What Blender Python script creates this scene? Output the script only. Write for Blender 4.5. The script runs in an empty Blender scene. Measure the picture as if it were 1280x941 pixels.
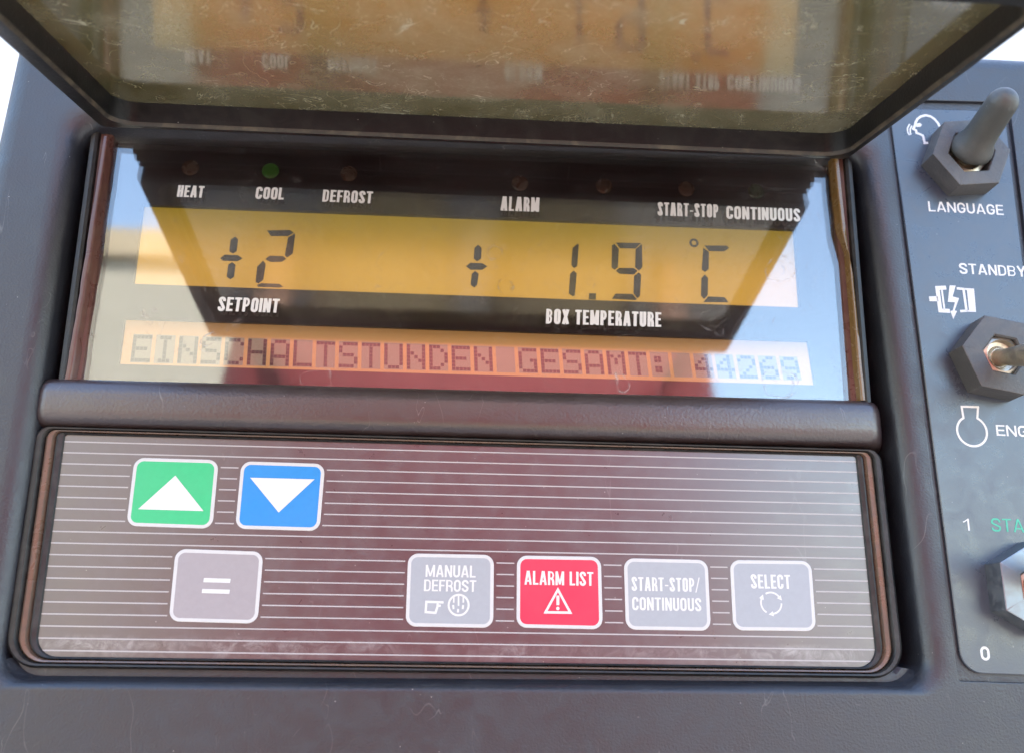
import bpy, bmesh, math, random
from mathutils import Vector, Matrix
random.seed(7)
S = bpy.context.scene
COL = S.collection
MM = 0.001

# ------------------------------------------------------------------ camera frame
# pinhole of the photograph (1280 px wide); panel frame: u right, v up, w out of the panel (mm)
F, CX, CY = 1150.0, 640.0, 470.5
ru = Vector((21260, 636, 1150)).normalized()
rv = Vector((60, -4085, 1150)); rv = (rv - ru * rv.dot(ru)).normalized()
rn = ru.cross(rv)
def to_panel(c): return Vector((ru.dot(c), rv.dot(c), rn.dot(c)))
Z0 = 203.0
CAM = -to_panel(Vector(((575 - CX) / F * Z0, (500 - CY) / F * Z0, Z0)))       # camera position on the panel frame
ROOT = Matrix.Translation((0, 0, 1.30)) @ Matrix.Rotation(math.radians(90), 4, 'X')   # panel upright, facing -Y

cam = bpy.data.cameras.new('camera'); co = bpy.data.objects.new('camera', cam); COL.objects.link(co)
cam.sensor_width = 36; cam.lens = 36 * F / 1280; cam.clip_start = 0.002; cam.clip_end = 2000
cr, cu, cb = to_panel(Vector((1, 0, 0))), to_panel(Vector((0, -1, 0))), to_panel(Vector((0, 0, -1)))
m = Matrix.Identity(4)
for i, a in enumerate((cr, cu, cb, CAM * MM)):
    for j in range(3): m[j][i] = a[j]
co.matrix_world = ROOT @ m
S.camera = co
cam.dof.use_dof = True; cam.dof.focus_distance = .205; cam.dof.aperture_fstop = 15
S.render.resolution_x, S.render.resolution_y = 1024, 752

# ------------------------------------------------------------------ sky, sun, exposure
SUN_EL, SUN_AZ = math.radians(48), math.radians(20)       # azimuth from +Y towards +X: the sun is behind the unit
W = bpy.data.worlds.new('World'); S.world = W; W.use_nodes = True
nt = W.node_tree
sky = nt.nodes.new('ShaderNodeTexSky'); sky.sky_type = 'NISHITA'; sky.sun_disc = False
sky.sun_elevation = SUN_EL; sky.sun_rotation = SUN_AZ
sky.air_density = 1.2; sky.dust_density = 0.6
bg = nt.nodes['Background']; bg.inputs['Strength'].default_value = 0.15
nt.links.new(sky.outputs[0], bg.inputs['Color'])
sun = bpy.data.lights.new('sun', 'SUN'); sun.energy = 3.5; sun.angle = math.radians(0.5); sun.color = (1, .95, .87)
so = bpy.data.objects.new('sun', sun); COL.objects.link(so)
sd = Vector((math.sin(SUN_AZ) * math.cos(SUN_EL), math.cos(SUN_AZ) * math.cos(SUN_EL), math.sin(SUN_EL)))
so.rotation_euler = sd.to_track_quat('Z', 'Y').to_euler()
S.view_settings.view_transform = 'Standard'; S.view_settings.look = 'None'
S.view_settings.exposure = 2.82; S.view_settings.gamma = 1

# ------------------------------------------------------------------ helpers
def P(px, py, w=0.0):
    """point of the plane w (mm above the panel face) -> (u, v) mm"""
    d = to_panel(Vector(((px - CX) / F, (py - CY) / F, 1)))
    t = (w - CAM.z) / d.z
    q = CAM + d * t
    return Vector((q.x, q.y))
def Q(pts, w=0.0): return [P(x, y, w) for x, y in pts]

def inset(poly, d):
    n = len(poly); out = []
    area = sum(poly[i].x * poly[(i + 1) % n].y - poly[(i + 1) % n].x * poly[i].y for i in range(n))
    s = 1 if area > 0 else -1
    for i in range(n):
        a, b, c = poly[i - 1], poly[i], poly[(i + 1) % n]
        e1 = (b - a).normalized(); e2 = (c - b).normalized()
        n1 = Vector((-e1.y, e1.x)) * s; n2 = Vector((-e2.y, e2.x)) * s
        k = d / (1 + n1.dot(n2))
        out.append(b + (n1 + n2) * k)
    return out

def insetn(poly, ds):
    """inset with one distance per edge (edge i runs from corner i to i+1)"""
    n = len(poly); out = []
    area = sum(poly[i].x * poly[(i + 1) % n].y - poly[(i + 1) % n].x * poly[i].y for i in range(n)); s = 1 if area > 0 else -1
    L = []
    for i in range(n):
        a, b = poly[i], poly[(i + 1) % n]; e = (b - a).normalized(); nn = Vector((-e.y, e.x)) * s
        L.append((a + nn * ds[i], e))
    for i in range(n):
        (p, e), (q, f) = L[i - 1], L[i]
        den = e.x * f.y - e.y * f.x; t = ((q.x - p.x) * f.y - (q.y - p.y) * f.x) / den
        out.append(p + e * t)
    return out

def rq(poly, r, n=8):
    """rounded polygon loop"""
    N = len(poly); out = []; rs = r if isinstance(r, (list, tuple)) else [r] * N
    for i in range(N):
        r = max(.05, rs[i])
        a, b, c = poly[i - 1], poly[i], poly[(i + 1) % N]
        e1 = (a - b).normalized(); e2 = (c - b).normalized()
        th = math.acos(max(-1, min(1, e1.dot(e2))))
        t = r / math.tan(th / 2)
        p0, p1 = b + e1 * t, b + e2 * t
        ctr = b + (e1 + e2).normalized() * (r / math.sin(th / 2))
        a0 = math.atan2(p0.y - ctr.y, p0.x - ctr.x); a1 = math.atan2(p1.y - ctr.y, p1.x - ctr.x)
        da = (a1 - a0 + math.pi) % (2 * math.pi) - math.pi
        for k in range(n + 1):
            ang = a0 + da * k / n
            out.append(Vector((ctr.x + r * math.cos(ang), ctr.y + r * math.sin(ang))))
    return out

class MB:
    """collects shapes in mm and links them as one mesh object (metres)"""
    def __init__(self, tf=None): self.bm = bmesh.new(); self.tf = tf
    def v(self, p): return self.bm.verts.new(p)
    def face(self, vs, mi=0):
        try:
            f = self.bm.faces.new(vs); f.material_index = mi; return f
        except ValueError: return None
    def loop(self, pts, w): return [self.v((p.x, p.y, w)) for p in pts]
    def bridge(self, A, B, mi=0):
        n = len(A)
        for i in range(n): self.face((A[i], A[(i + 1) % n], B[(i + 1) % n], B[i]), mi)
    def loft(self, loops, mi=0, cap0=False, cap1=False, mis=None):
        L = [self.loop(p, w) for p, w in loops]
        for k in range(len(L) - 1): self.bridge(L[k], L[k + 1], mis[k] if mis else mi)
        if cap0: self.face(L[0][::-1], mi)
        if cap1: self.face(L[-1], mis[-1] if mis and len(mis) == len(L) else mi)
        return L
    def fill_holes(self, loops, w=None, mi=0):
        es = []
        for L in loops:
            for i in range(len(L)):
                a, b = L[i], L[(i + 1) % len(L)]
                e = self.bm.edges.get((a, b)) or self.bm.edges.new((a, b)); es.append(e)
        r = bmesh.ops.triangle_fill(self.bm, use_beauty=True, use_dissolve=False, edges=es, normal=(0, 0, 1))
        for g in r['geom']:
            if isinstance(g, bmesh.types.BMFace): g.material_index = mi
    def poly(self, pts, w, mi=0):
        f = self.face([self.v((p.x, p.y, w)) for p in pts], mi)
        if f and len(pts) > 4: bmesh.ops.triangulate(self.bm, faces=[f])
        return f
    def slab(self, pts, w0, w1, mi=0):
        self.loft([(pts, w0), (pts, w1)], mi, True, True)
    def stroke(self, pts, width, w, closed=False, mi=0):
        n = len(pts); L = []; R = []
        for i in range(n):
            if closed: a, b, c = pts[i - 1], pts[i], pts[(i + 1) % n]
            else: a, b, c = pts[max(i - 1, 0)], pts[i], pts[min(i + 1, n - 1)]
            e1 = (b - a); e2 = (c - b)
            if e1.length < 1e-9: e1 = e2
            if e2.length < 1e-9: e2 = e1
            e1 = e1.normalized(); e2 = e2.normalized()
            n1 = Vector((-e1.y, e1.x)); n2 = Vector((-e2.y, e2.x))
            k = width / 2 / max(0.35, 1 + n1.dot(n2))
            o = (n1 + n2) * k
            L.append(self.v((b.x + o.x, b.y + o.y, w))); R.append(self.v((b.x - o.x, b.y - o.y, w)))
        for i in range(n if closed else n - 1):
            j = (i + 1) % n
            self.face((L[i], R[i], R[j], L[j]), mi)
    def circle(self, c, r, w, n=24, mi=0):
        self.poly([c + Vector((math.cos(6.28318 * k / n), math.sin(6.28318 * k / n))) * r for k in range(n)], w, mi)
    def build(self, name, mats, parent=None, smooth=None, normals=True):
        bm = self.bm
        if self.tf:
            for v in bm.verts: v.co = self.tf(v.co)
        if normals: bmesh.ops.recalc_face_normals(bm, faces=bm.faces)
        for v in bm.verts: v.co *= MM
        me = bpy.data.meshes.new(name); bm.to_mesh(me); bm.free()
        for mt in (mats if isinstance(mats, (list, tuple)) else [mats]): me.materials.append(mt)
        if smooth:
            for p in me.polygons: p.use_smooth = True
            me.set_sharp_from_angle(angle=math.radians(smooth))
        o = bpy.data.objects.new(name, me); COL.objects.link(o)
        if smooth:
            wn = o.modifiers.new('wn', 'WEIGHTED_NORMAL'); wn.keep_sharp = True
        if parent: o.parent = parent
        return o

def flat_up(o):
    """printed sheets: all faces look out of the panel"""
    me = o.data; bm = bmesh.new(); bm.from_mesh(me)
    for f in bm.faces:
        if f.normal.z < 0: f.normal_flip()
    bm.to_mesh(me); bm.free(); return o


def arc(cx, cy, rx, ry, a0, a1, n=8):
    return [(cx + rx * math.cos(math.radians(a0 + (a1 - a0) * k / n)), cy + ry * math.sin(math.radians(a0 + (a1 - a0) * k / n))) for k in range(n + 1)]
GW = {'A': 1.12, 'I': .34, 'M': 1.35, 'N': 1.06, '-': .62, '/': .7, ' ': .5, '1': .55, 'L': .86, 'E': .9, 'F': .86, 'Y': 1.1, 'X': 1.1, 'T': .98}
def glyph(ch, W, t):
    """strokes of a condensed grotesque capital in a box W x 1: list of (points, closed, width)"""
    h = t / 2; x0, x1, y0, y1 = h, W - h, h * .82, 1 - h * .82
    r = min((x1 - x0) / 2, .30); mid = .5; t2 = t * .76
    xm = W / 2
    O = arc(x1 - r, y1 - r, r, r, 0, 90) + arc(x0 + r, y1 - r, r, r, 90, 180) + arc(x0 + r, y0 + r, r, r, 180, 270) + arc(x1 - r, y0 + r, r, r, 270, 360)
    bowl = lambda ya, yb: [(x0, yb), (x1 - min(r, (yb - ya) / 2), yb)] + arc(x1 - min(r, (yb - ya) / 2), yb - (yb - ya) / 2, min(r, (yb - ya) / 2), (yb - ya) / 2, 90, -90, 12) + [(x0, ya)]
    V = ([(x0, 0), (x0, 1)], False, t)
    if ch in 'O0': return [(O, True, t)]
    if ch == 'C': return [([(x1, .66)] + arc(x1 - r, y1 - r, r, r, 0, 90) + arc(x0 + r, y1 - r, r, r, 90, 180) + arc(x0 + r, y0 + r, r, r, 180, 270) + arc(x1 - r, y0 + r, r, r, 270, 360) + [(x1, .34)], False, t)]
    if ch == 'G': return [([(x1, .67)] + arc(x1 - r, y1 - r, r, r, 0, 90) + arc(x0 + r, y1 - r, r, r, 90, 180) + arc(x0 + r, y0 + r, r, r, 180, 270) + arc(x1 - r, y0 + r, r, r, 270, 360) + [(x1, .5 - t2 / 2)], False, t), ([(xm, .46), (W, .46)], False, t2)]
    if ch == 'S': 
        q = min(r, (y1 - mid) / 2)
        return [([(x1, .70)] + arc(x1 - q, y1 - q, q, q, 0, 90) + arc(x0 + q, y1 - q, q, q, 90, 200) + [(xm, mid)] + arc(x1 - q, y0 + q, q, q, 20, -90) + arc(x0 + q, y0 + q, q, q, 270, 180) + [(x0, .30)], False, t)]
    if ch == 'U': return [([(x0, 1)] + arc(x0 + r, y0 + r, r, r, 180, 270) + arc(x1 - r, y0 + r, r, r, 270, 360) + [(x1, 1)], False, t)]
    if ch == 'D': return [V, ([(x0, y1), (x1 - r, y1)] + arc(x1 - r, y1 - r, r, r, 90, 0) + arc(x1 - r, y0 + r, r, r, 0, -90) + [(x0, y0)], False, t2)]
    if ch == 'B': return [V, (bowl(.52, y1), False, t * .6), (bowl(y0, .52), False, t * .6)]
    if ch == 'P': return [V, (bowl(.44, y1), False, t2)]
    if ch == 'R': return [V, (bowl(.48, y1), False, t * .68), ([(x0 + (x1 - x0) * .5, .48), (x1 - r * .25, .40), (x1, .28), (x1 + h * .1, 0)], False, t * .95)]
    if ch == 'E': return [V, ([(x0, y1), (W, y1)], False, t2), ([(x0, .51), (W * .92, .51)], False, t2), ([(x0, y0), (W, y0)], False, t2)]
    if ch == 'F': return [V, ([(x0, y1), (W, y1)], False, t2), ([(x0, .50), (W * .9, .50)], False, t2)]
    if ch == 'L': return [V, ([(x0, y0), (W, y0)], False, t2)]
    if ch == 'H': return [V, ([(x1, 0), (x1, 1)], False, t), ([(x0, .51), (x1, .51)], False, t2)]
    if ch == 'I': return [([(xm, 0), (xm, 1)], False, t)]
    if ch == '1': return [([(W - h, 0), (W - h, 1)], False, t), ([(W * .1, .70), (W * .35, .76), (W - h * 1.2, .95)], False, t2 * .8)]
    if ch == 'T': return [([(xm, 0), (xm, 1)], False, t), ([(0, y1), (W, y1)], False, t2)]
    if ch == 'A': return [([(h * .9, 0), (xm - h * .25, 1)], False, t * .95), ([(W - h * .9, 0), (xm + h * .25, 1)], False, t * .95), ([(W * .24, .27), (W * .76, .27)], False, t2 * .9)]
    if ch == 'M': return [V, ([(x1, 0), (x1, 1)], False, t), ([(x0 + h * .2, 1), (xm, .06)], False, t * .8), ([(x1 - h * .2, 1), (xm, .06)], False, t * .8)]
    if ch == 'N': return [V, ([(x1, 0), (x1, 1)], False, t), ([(x0, 1), (x1, 0)], False, t * .95)]
    if ch == 'X': return [([(h, 0), (W - h, 1)], False, t), ([(h, 1), (W - h, 0)], False, t)]
    if ch == 'Y': return [([(h, 1), (xm, .42), (xm, 0)], False, t), ([(W - h, 1), (xm, .42)], False, t)]
    if ch == '-': return [([(0, .42), (W, .42)], False, t2)]
    if ch == '/': return [([(0, -.05), (W, 1.05)], False, t * .6)]
    return []
def text_into(mb, s, bl, br, tl, w, t=.22, mi=0, gap=.085, lean=0.0):
    """lettering fitted between the points bl-br (baseline) and tl (cap height)"""
    a, b, c = P(*bl, w), P(*br, w), P(*tl, w)
    ex = (b - a); Lw = ex.length; ex = ex.normalized(); ey = Vector((-ex.y, ex.x)); H = abs((c - a).dot(ey))
    tot = Lw / H; unit = (tot - gap * (len(s) - 1)) / sum(GW.get(ch, 1) for ch in s)
    x = 0; lvl = 0
    for ch in s:
        Wd = GW.get(ch, 1) * unit
        tt = min(t, Wd * .48) if ch not in 'I' else t
        for pts, closed, wd in glyph(ch, Wd, tt):
            wd = min(wd, tt)
            lvl = (lvl + 1) % 5
            mb.stroke([a + ex * ((x + px + lean * py) * H) + ey * (py * H) for px, py in pts], wd * H, w + .003 * lvl, closed=closed, mi=mi)
        x += Wd + gap

# ------------------------------------------------------------------ materials
def newmat(name):
    mt = bpy.data.materials.new(name); mt.use_nodes = True
    n = mt.node_tree.nodes; l = mt.node_tree.links
    return mt, n, l, n['Principled BSDF']
def node(n, t, **kw):
    x = n.new(t)
    for k, v in kw.items():
        if k in x.inputs: x.inputs[k].default_value = v
        else: setattr(x, k, v)
    return x
def noise(n, l, scale, detail=3, rough=0.5, dist=0.0, vec=None):
    x = n.new('ShaderNodeTexNoise'); x.inputs['Scale'].default_value = scale
    x.inputs['Detail'].default_value = detail; x.inputs['Roughness'].default_value = rough
    x.inputs['Distortion'].default_value = dist
    if vec: l.new(vec, x.inputs['Vector'])
    return x
def ramp(n, l, src, p0, p1, c0=(0, 0, 0, 1), c1=(1, 1, 1, 1)):
    r = n.new('ShaderNodeMapRange'); r.inputs['From Min'].default_value = p0; r.inputs['From Max'].default_value = p1
    r.clamp = True; l.new(src, r.inputs['Value']); return r
def math_(n, l, op, a, b=None):
    x = n.new('ShaderNodeMath'); x.operation = op
    for i, s in enumerate((a, b)):
        if s is None: continue
        if isinstance(s, (int, float)): x.inputs[i].default_value = s
        else: l.new(s, x.inputs[i])
    return x.outputs[0]
def mixc(n, l, fac, a, b):
    x = n.new('ShaderNodeMix'); x.data_type = 'RGBA'
    if isinstance(fac, (int, float)): x.inputs[0].default_value = fac
    else: l.new(fac, x.inputs[0])
    for s, i in ((a, 6), (b, 7)):
        if isinstance(s, tuple): x.inputs[i].default_value = (*s, 1) if len(s) == 3 else s
        else: l.new(s, x.inputs[i])
    return x.outputs[2]

def plastic(name, base, rough=0.45, grain=0.12, gscale=2600, dust=0.35, dustcol=(.30, .28, .26), spec=0.5, var=0.25, speck=True, coat=0.0, scr=0.0, band=None):
    mt, n, l, b = newmat(name)
    tc = n.new('ShaderNodeTexCoord'); oc = tc.outputs['Object']
    big = noise(n, l, 28, 4, .6, .4, oc); mid = noise(n, l, 190, 4, .65, .6, oc); fine = noise(n, l, gscale, 2, .5, 0, oc)
    dk = tuple(c * (1 - var) for c in base); lt = tuple(min(1, c * (1 + var)) for c in base)
    c0 = mixc(n, l, big.outputs['Fac'], dk, lt)
    film = ramp(n, l, mid.outputs['Fac'], .45, .85)
    film2 = math_(n, l, 'MULTIPLY', film.outputs[0], dust)
    c1 = mixc(n, l, film2, c0, dustcol)
    if speck:
        vo = n.new('ShaderNodeTexVoronoi'); vo.inputs['Scale'].default_value = 520; l.new(oc, vo.inputs['Vector'])
        sp = ramp(n, l, vo.outputs['Distance'], .075, .03)
        rnd = n.new('ShaderNodeSeparateColor'); l.new(vo.outputs['Color'], rnd.inputs[0])
        keep = ramp(n, l, rnd.outputs[0], .72, .95)
        spk = math_(n, l, 'MULTIPLY', math_(n, l, 'MULTIPLY', sp.outputs[0], keep.outputs[0]), .55 * (dust > 0))
        c1 = mixc(n, l, spk, c1, (.55, .52, .48))
    if scr:
        for sc, wdt, seed in ((42, .0028, 1.3), (95, .004, 5.1)):
            mp = n.new('ShaderNodeMapping'); mp.inputs['Location'].default_value = (seed, seed * .7, seed * 1.3); mp.inputs['Rotation'].default_value = (0, 0, seed); mp.inputs['Scale'].default_value = (1, .35, 1); l.new(oc, mp.inputs[0])
            x = noise(n, l, sc, 3, .6, .5, mp.outputs[0])
            ln = ramp(n, l, math_(n, l, 'ABSOLUTE', math_(n, l, 'SUBTRACT', x.outputs['Fac'], .5)), wdt, 0)
            gate = ramp(n, l, noise(n, l, sc * 1.9, 2, .5, 0, mp.outputs[0]).outputs['Fac'], .57, .68)
            c1 = mixc(n, l, math_(n, l, 'MULTIPLY', math_(n, l, 'MULTIPLY', ln.outputs[0], gate.outputs[0]), scr), c1, (.42, .40, .37))
    if band:        # settled dust along a ledge: y range in metres
        sx = n.new('ShaderNodeSeparateXYZ'); l.new(oc, sx.inputs[0])
        up = ramp(n, l, sx.outputs[1], band[0], band[1]); dn = ramp(n, l, sx.outputs[1], band[2], band[1])
        
        bm_ = math_(n, l, 'MULTIPLY', up.outputs[0], dn.outputs[0])
        bn = ramp(n, l, noise(n, l, 260, 6, .75, .8, oc).outputs['Fac'], .44, .70)
        bn2 = ramp(n, l, noise(n, l, 33, 3, .6, .3, oc).outputs['Fac'], .40, .62)
        c1 = mixc(n, l, math_(n, l, 'MULTIPLY', math_(n, l, 'MULTIPLY', bm_, math_(n, l, 'MULTIPLY', bn.outputs[0], bn2.outputs[0])), band[3]), c1, (.46, .44, .42))
    l.new(c1, b.inputs['Base Color'])
    r = ramp(n, l, mid.outputs['Fac'], .3, .75); r.inputs['To Min'].default_value = max(.02, rough - .07); r.inputs['To Max'].default_value = min(1, rough + .12)
    l.new(r.outputs[0], b.inputs['Roughness'])
    b.inputs['Specular IOR Level'].default_value = spec
    if coat: b.inputs['Coat Weight'].default_value = coat; b.inputs['Coat Roughness'].default_value = .30; b.inputs['Coat IOR'].default_value = 1.75
    bp = n.new('ShaderNodeBump'); bp.inputs['Strength'].default_value = grain; bp.inputs['Distance'].default_value = .0002
    l.new(fine.outputs['Fac'], bp.inputs['Height']); l.new(bp.outputs[0], b.inputs['Normal'])
    return mt

def ink(name, col, rough=.5, wear=.25, glow=0):
    mt, n, l, b = newmat(name)
    tc = n.new('ShaderNodeTexCoord'); x = noise(n, l, 700, 4, .7, .5, tc.outputs['Object']); y = noise(n, l, 70, 3, .6, 0, tc.outputs['Object'])
    f = ramp(n, l, x.outputs['Fac'], .35, .75); f2 = math_(n, l, 'MULTIPLY', f.outputs[0], wear)
    c = mixc(n, l, f2, col, tuple(k * .72 for k in col))
    f3 = ramp(n, l, y.outputs['Fac'], .4, .7); f4 = math_(n, l, 'MULTIPLY', f3.outputs[0], .18)
    c = mixc(n, l, f4, c, tuple(k * .7 + .1 for k in col))
    l.new(c, b.inputs['Base Color']); b.inputs['Roughness'].default_value = rough
    return mt

def lit(name, col, strength, top=None, ya=0, yb=1):
    """backlit screen; shade under the upper edge is painted in as weaker glow towards the top (y range in metres)"""
    mt, n, l, b = newmat(name)
    tc = n.new('ShaderNodeTexCoord'); x = noise(n, l, 60, 3, .5, 0, tc.outputs['Object']); y = noise(n, l, 900, 2, .5, 0, tc.outputs['Object'])
    k = math_(n, l, 'ADD', math_(n, l, 'MULTIPLY', x.outputs['Fac'], .35), math_(n, l, 'MULTIPLY', y.outputs['Fac'], .15))
    c = mixc(n, l, k, tuple(q * .85 for q in col), tuple(min(1, q * 1.15) for q in col))
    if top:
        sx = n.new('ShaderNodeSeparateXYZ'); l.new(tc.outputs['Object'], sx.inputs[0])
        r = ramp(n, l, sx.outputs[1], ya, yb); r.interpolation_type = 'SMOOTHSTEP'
        c = mixc(n, l, r.outputs[0], c, top)  # recess shade put into the emission colour
    b.inputs['Base Color'].default_value = (*[q * .25 for q in col], 1)
    b.inputs['Roughness'].default_value = .4
    l.new(c, b.inputs['Emission Color']); b.inputs['Emission Strength'].default_value = strength
    return mt

def pane_material(name, tint, gloss, rough, dust, dustcol, scratch, ring=0.0, body=None, bodyfac=0.0, grainy=.55, smear=0.0):
    """worn clear cover: see-through + mirror sheen + dust film, scratches and dried drops"""
    mt, n, l, b = newmat(name)
    n.remove(b); out = n['Material Output']
    tc = n.new('ShaderNodeTexCoord'); oc = tc.outputs['Object']
    tr = n.new('ShaderNodeBsdfTransparent'); tr.inputs[0].default_value = (*tint, 1)
    gl = n.new('ShaderNodeBsdfGlossy'); gl.inputs['Color'].default_value = (.95, .95, .95, 1)
    rn_ = noise(n, l, 90, 4, .6, .3, oc)
    rr = ramp(n, l, rn_.outputs['Fac'], .3, .8); rr.inputs['To Min'].default_value = rough * .5; rr.inputs['To Max'].default_value = rough * 1.8
    l.new(rr.outputs[0], gl.inputs['Roughness'])
    df = n.new('ShaderNodeBsdfDiffuse'); df.inputs[0].default_value = (*dustcol, 1)
    src = tr.outputs[0]
    if body:
        bd = n.new('ShaderNodeBsdfDiffuse'); bd.inputs[0].default_value = (*body, 1)
        mb_ = n.new('ShaderNodeMixShader'); mb_.inputs[0].default_value = bodyfac
        l.new(src, mb_.inputs[1]); l.new(bd.outputs[0], mb_.inputs[2]); src = mb_.outputs[0]
    fr = n.new('ShaderNodeFresnel'); fr.inputs[0].default_value = 1.5
    g = math_(n, l, 'ADD', math_(n, l, 'MULTIPLY', fr.outputs[0], 1.0), gloss)
    g = math_(n, l, 'MINIMUM', g, .9)
    m1 = n.new('ShaderNodeMixShader'); l.new(g, m1.inputs[0]); l.new(src, m1.inputs[1]); l.new(gl.outputs[0], m1.inputs[2])
    # dust film + specks + scratches
    film = ramp(n, l, noise(n, l, 45, 5, .65, .5, oc).outputs['Fac'], .35, .8)
    fineg = ramp(n, l, noise(n, l, 1500, 3, .7, 0, oc).outputs['Fac'], .50, .75)
    f = math_(n, l, 'MULTIPLY', math_(n, l, 'ADD', math_(n, l, 'MULTIPLY', film.outputs[0], .6), math_(n, l, 'MULTIPLY', fineg.outputs[0], grainy)), dust)
    if smear:       # wiped, dried streaks
        mp = n.new('ShaderNodeMapping'); mp.inputs['Scale'].default_value = (1, .22, .5); mp.inputs['Rotation'].default_value = (0, 0, .12); l.new(oc, mp.inputs[0])
        s1 = ramp(n, l, noise(n, l, 26, 3, .55, .3, oc).outputs['Fac'], .42, .68); s2_ = noise(n, l, 330, 3, .6, .2, mp.outputs[0])
        f = math_(n, l, 'ADD', f, math_(n, l, 'MULTIPLY', math_(n, l, 'MULTIPLY', s1.outputs[0], math_(n, l, 'ADD', math_(n, l, 'MULTIPLY', s2_.outputs['Fac'], .8), .35)), smear))
    # contour-line scratches
    for sc, wdt, seed in ((55, .004, 0.0), (110, .006, 3.7), (38, .003, 9.1)):
        mp = n.new('ShaderNodeMapping'); mp.inputs['Location'].default_value = (seed, seed * .7, seed * 1.3); l.new(oc, mp.inputs[0])
        x = noise(n, l, sc, 4, .62, .8, mp.outputs[0])
        d = math_(n, l, 'ABSOLUTE', math_(n, l, 'SUBTRACT', x.outputs['Fac'], .5))
        ln = ramp(n, l, d, wdt, 0)
        gate = ramp(n, l, noise(n, l, sc * 1.7, 2, .5, 0, mp.outputs[0]).outputs['Fac'], .52, .66)
        f = math_(n, l, 'ADD', f, math_(n, l, 'MULTIPLY', math_(n, l, 'MULTIPLY', ln.outputs[0], gate.outputs[0]), scratch))
    vo = n.new('ShaderNodeTexVoronoi'); vo.inputs['Scale'].default_value = 520; l.new(oc, vo.inputs['Vector'])
    sc_ = n.new('ShaderNodeSeparateColor'); l.new(vo.outputs['Color'], sc_.inputs[0])
    sp = math_(n, l, 'MULTIPLY', ramp(n, l, vo.outputs['Distance'], .09, .03).outputs[0], ramp(n, l, sc_.outputs[0], .78, .95).outputs[0])
    f = math_(n, l, 'ADD', f, math_(n, l, 'MULTIPLY', sp, scratch * 1.2))
    if ring:
        nz = noise(n, l, 120, 2, .5, 0, oc)
        mx = n.new('ShaderNodeVectorMath'); mx.operation = 'SCALE'; l.new(nz.outputs['Color'], mx.inputs[0]); mx.inputs['Scale'].default_value = .006
        ad = n.new('ShaderNodeVectorMath'); l.new(oc, ad.inputs[0]); l.new(mx.outputs[0], ad.inputs[1])
        v2 = n.new('ShaderNodeTexVoronoi'); v2.inputs['Scale'].default_value = 75; l.new(ad.outputs[0], v2.inputs['Vector'])
        s2 = n.new('ShaderNodeSeparateColor'); l.new(v2.outputs['Color'], s2.inputs[0])
        rad = math_(n, l, 'ADD', math_(n, l, 'MULTIPLY', s2.outputs[1], .18), .14)
        dd = math_(n, l, 'ABSOLUTE', math_(n, l, 'SUBTRACT', v2.outputs['Distance'], rad))
        rg = math_(n, l, 'MULTIPLY', ramp(n, l, dd, .02, .004).outputs[0], ramp(n, l, s2.outputs[0], .62, .8).outputs[0])
        br = ramp(n, l, noise(n, l, 420, 3, .6, 0, oc).outputs['Fac'], .42, .6)
        f = math_(n, l, 'ADD', f, math_(n, l, 'MULTIPLY', math_(n, l, 'MULTIPLY', rg, br.outputs[0]), ring))
    f = math_(n, l, 'MINIMUM', f, .85)
    m2 = n.new('ShaderNodeMixShader'); l.new(f, m2.inputs[0]); l.new(m1.outputs[0], m2.inputs[1]); l.new(df.outputs[0], m2.inputs[2])
    l.new(m2.outputs[0], out.inputs['Surface'])
    return mt

def metal(name, col, rough, rust=None, rfac=.5):
    mt, n, l, b = newmat(name)
    tc = n.new('ShaderNodeTexCoord'); x = noise(n, l, 420, 5, .7, .5, tc.outputs['Object'])
    b.inputs['Metallic'].default_value = 1; b.inputs['Roughness'].default_value = rough
    c = col
    f = ramp(n, l, x.outputs['Fac'], .42, .65)
    c = mixc(n, l, math_(n, l, 'MULTIPLY', f.outputs[0], rfac), col, rust or tuple(k * .6 for k in col))
    l.new(c, b.inputs['Base Color'])
    mt_ = ramp(n, l, x.outputs['Fac'], .42, .65); mt_.inputs['To Min'].default_value = 1; mt_.inputs['To Max'].default_value = 1 - .8 * rfac
    l.new(mt_.outputs[0], b.inputs['Metallic'])
    return mt

M = {}
M['housing'] = plastic('black moulded plastic', (.017, .018, .024), .44, .45, 1900, .10, (.12, .125, .135), spec=.8, scr=.2)
M['bar'] = plastic('black bar plastic', (.040, .024, .023), .38, .55, 1500, .10, (.15, .13, .12), spec=.9, scr=.3, coat=.3)
M['bezel'] = plastic('brown bezel plastic', (.11, .045, .035), .30, .1, 1500, .25, (.24, .17, .09), spec=.6)
M['gasket'] = plastic('amber gasket', (.15, .09, .06), .28, .3, 1300, .8, (.04, .036, .03), spec=.9)
M['glue'] = plastic('aged amber glue', (.17, .095, .028), .25, .2, 900, .25, (.08, .05, .025), spec=.8, var=.12)
M['rubber'] = plastic('black rim rubber', (.014, .014, .014), .42, .35, 1400, .28, (.15, .13, .11), spec=.5)
M['keypad'] = plastic('dark keypad film', (.050, .027, .033), .34, .10, 3200, .14, (.22, .19, .185), spec=.9, coat=.8, scr=.12, band=(-.0505, -.0525, -.0560, .8))
M['overlay'] = plastic('dark display mask', (.022, .014, .015), .5, .06, 3000, .05, (.1, .08, .07), spec=.4, speck=False)
M['plate'] = plastic('grey switch plate film', (.042, .052, .070), .30, .10, 3000, .10, (.17, .18, .2), spec=.9)
M['nut'] = plastic('worn grey nut', (.070, .066, .064), .46, .45, 1700, .3, (.24, .22, .19), spec=.5)
M['boot'] = plastic('grey rubber boot', (.052, .050, .043), .5, .3, 1500, .28, (.17, .155, .12), spec=.6)
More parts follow.
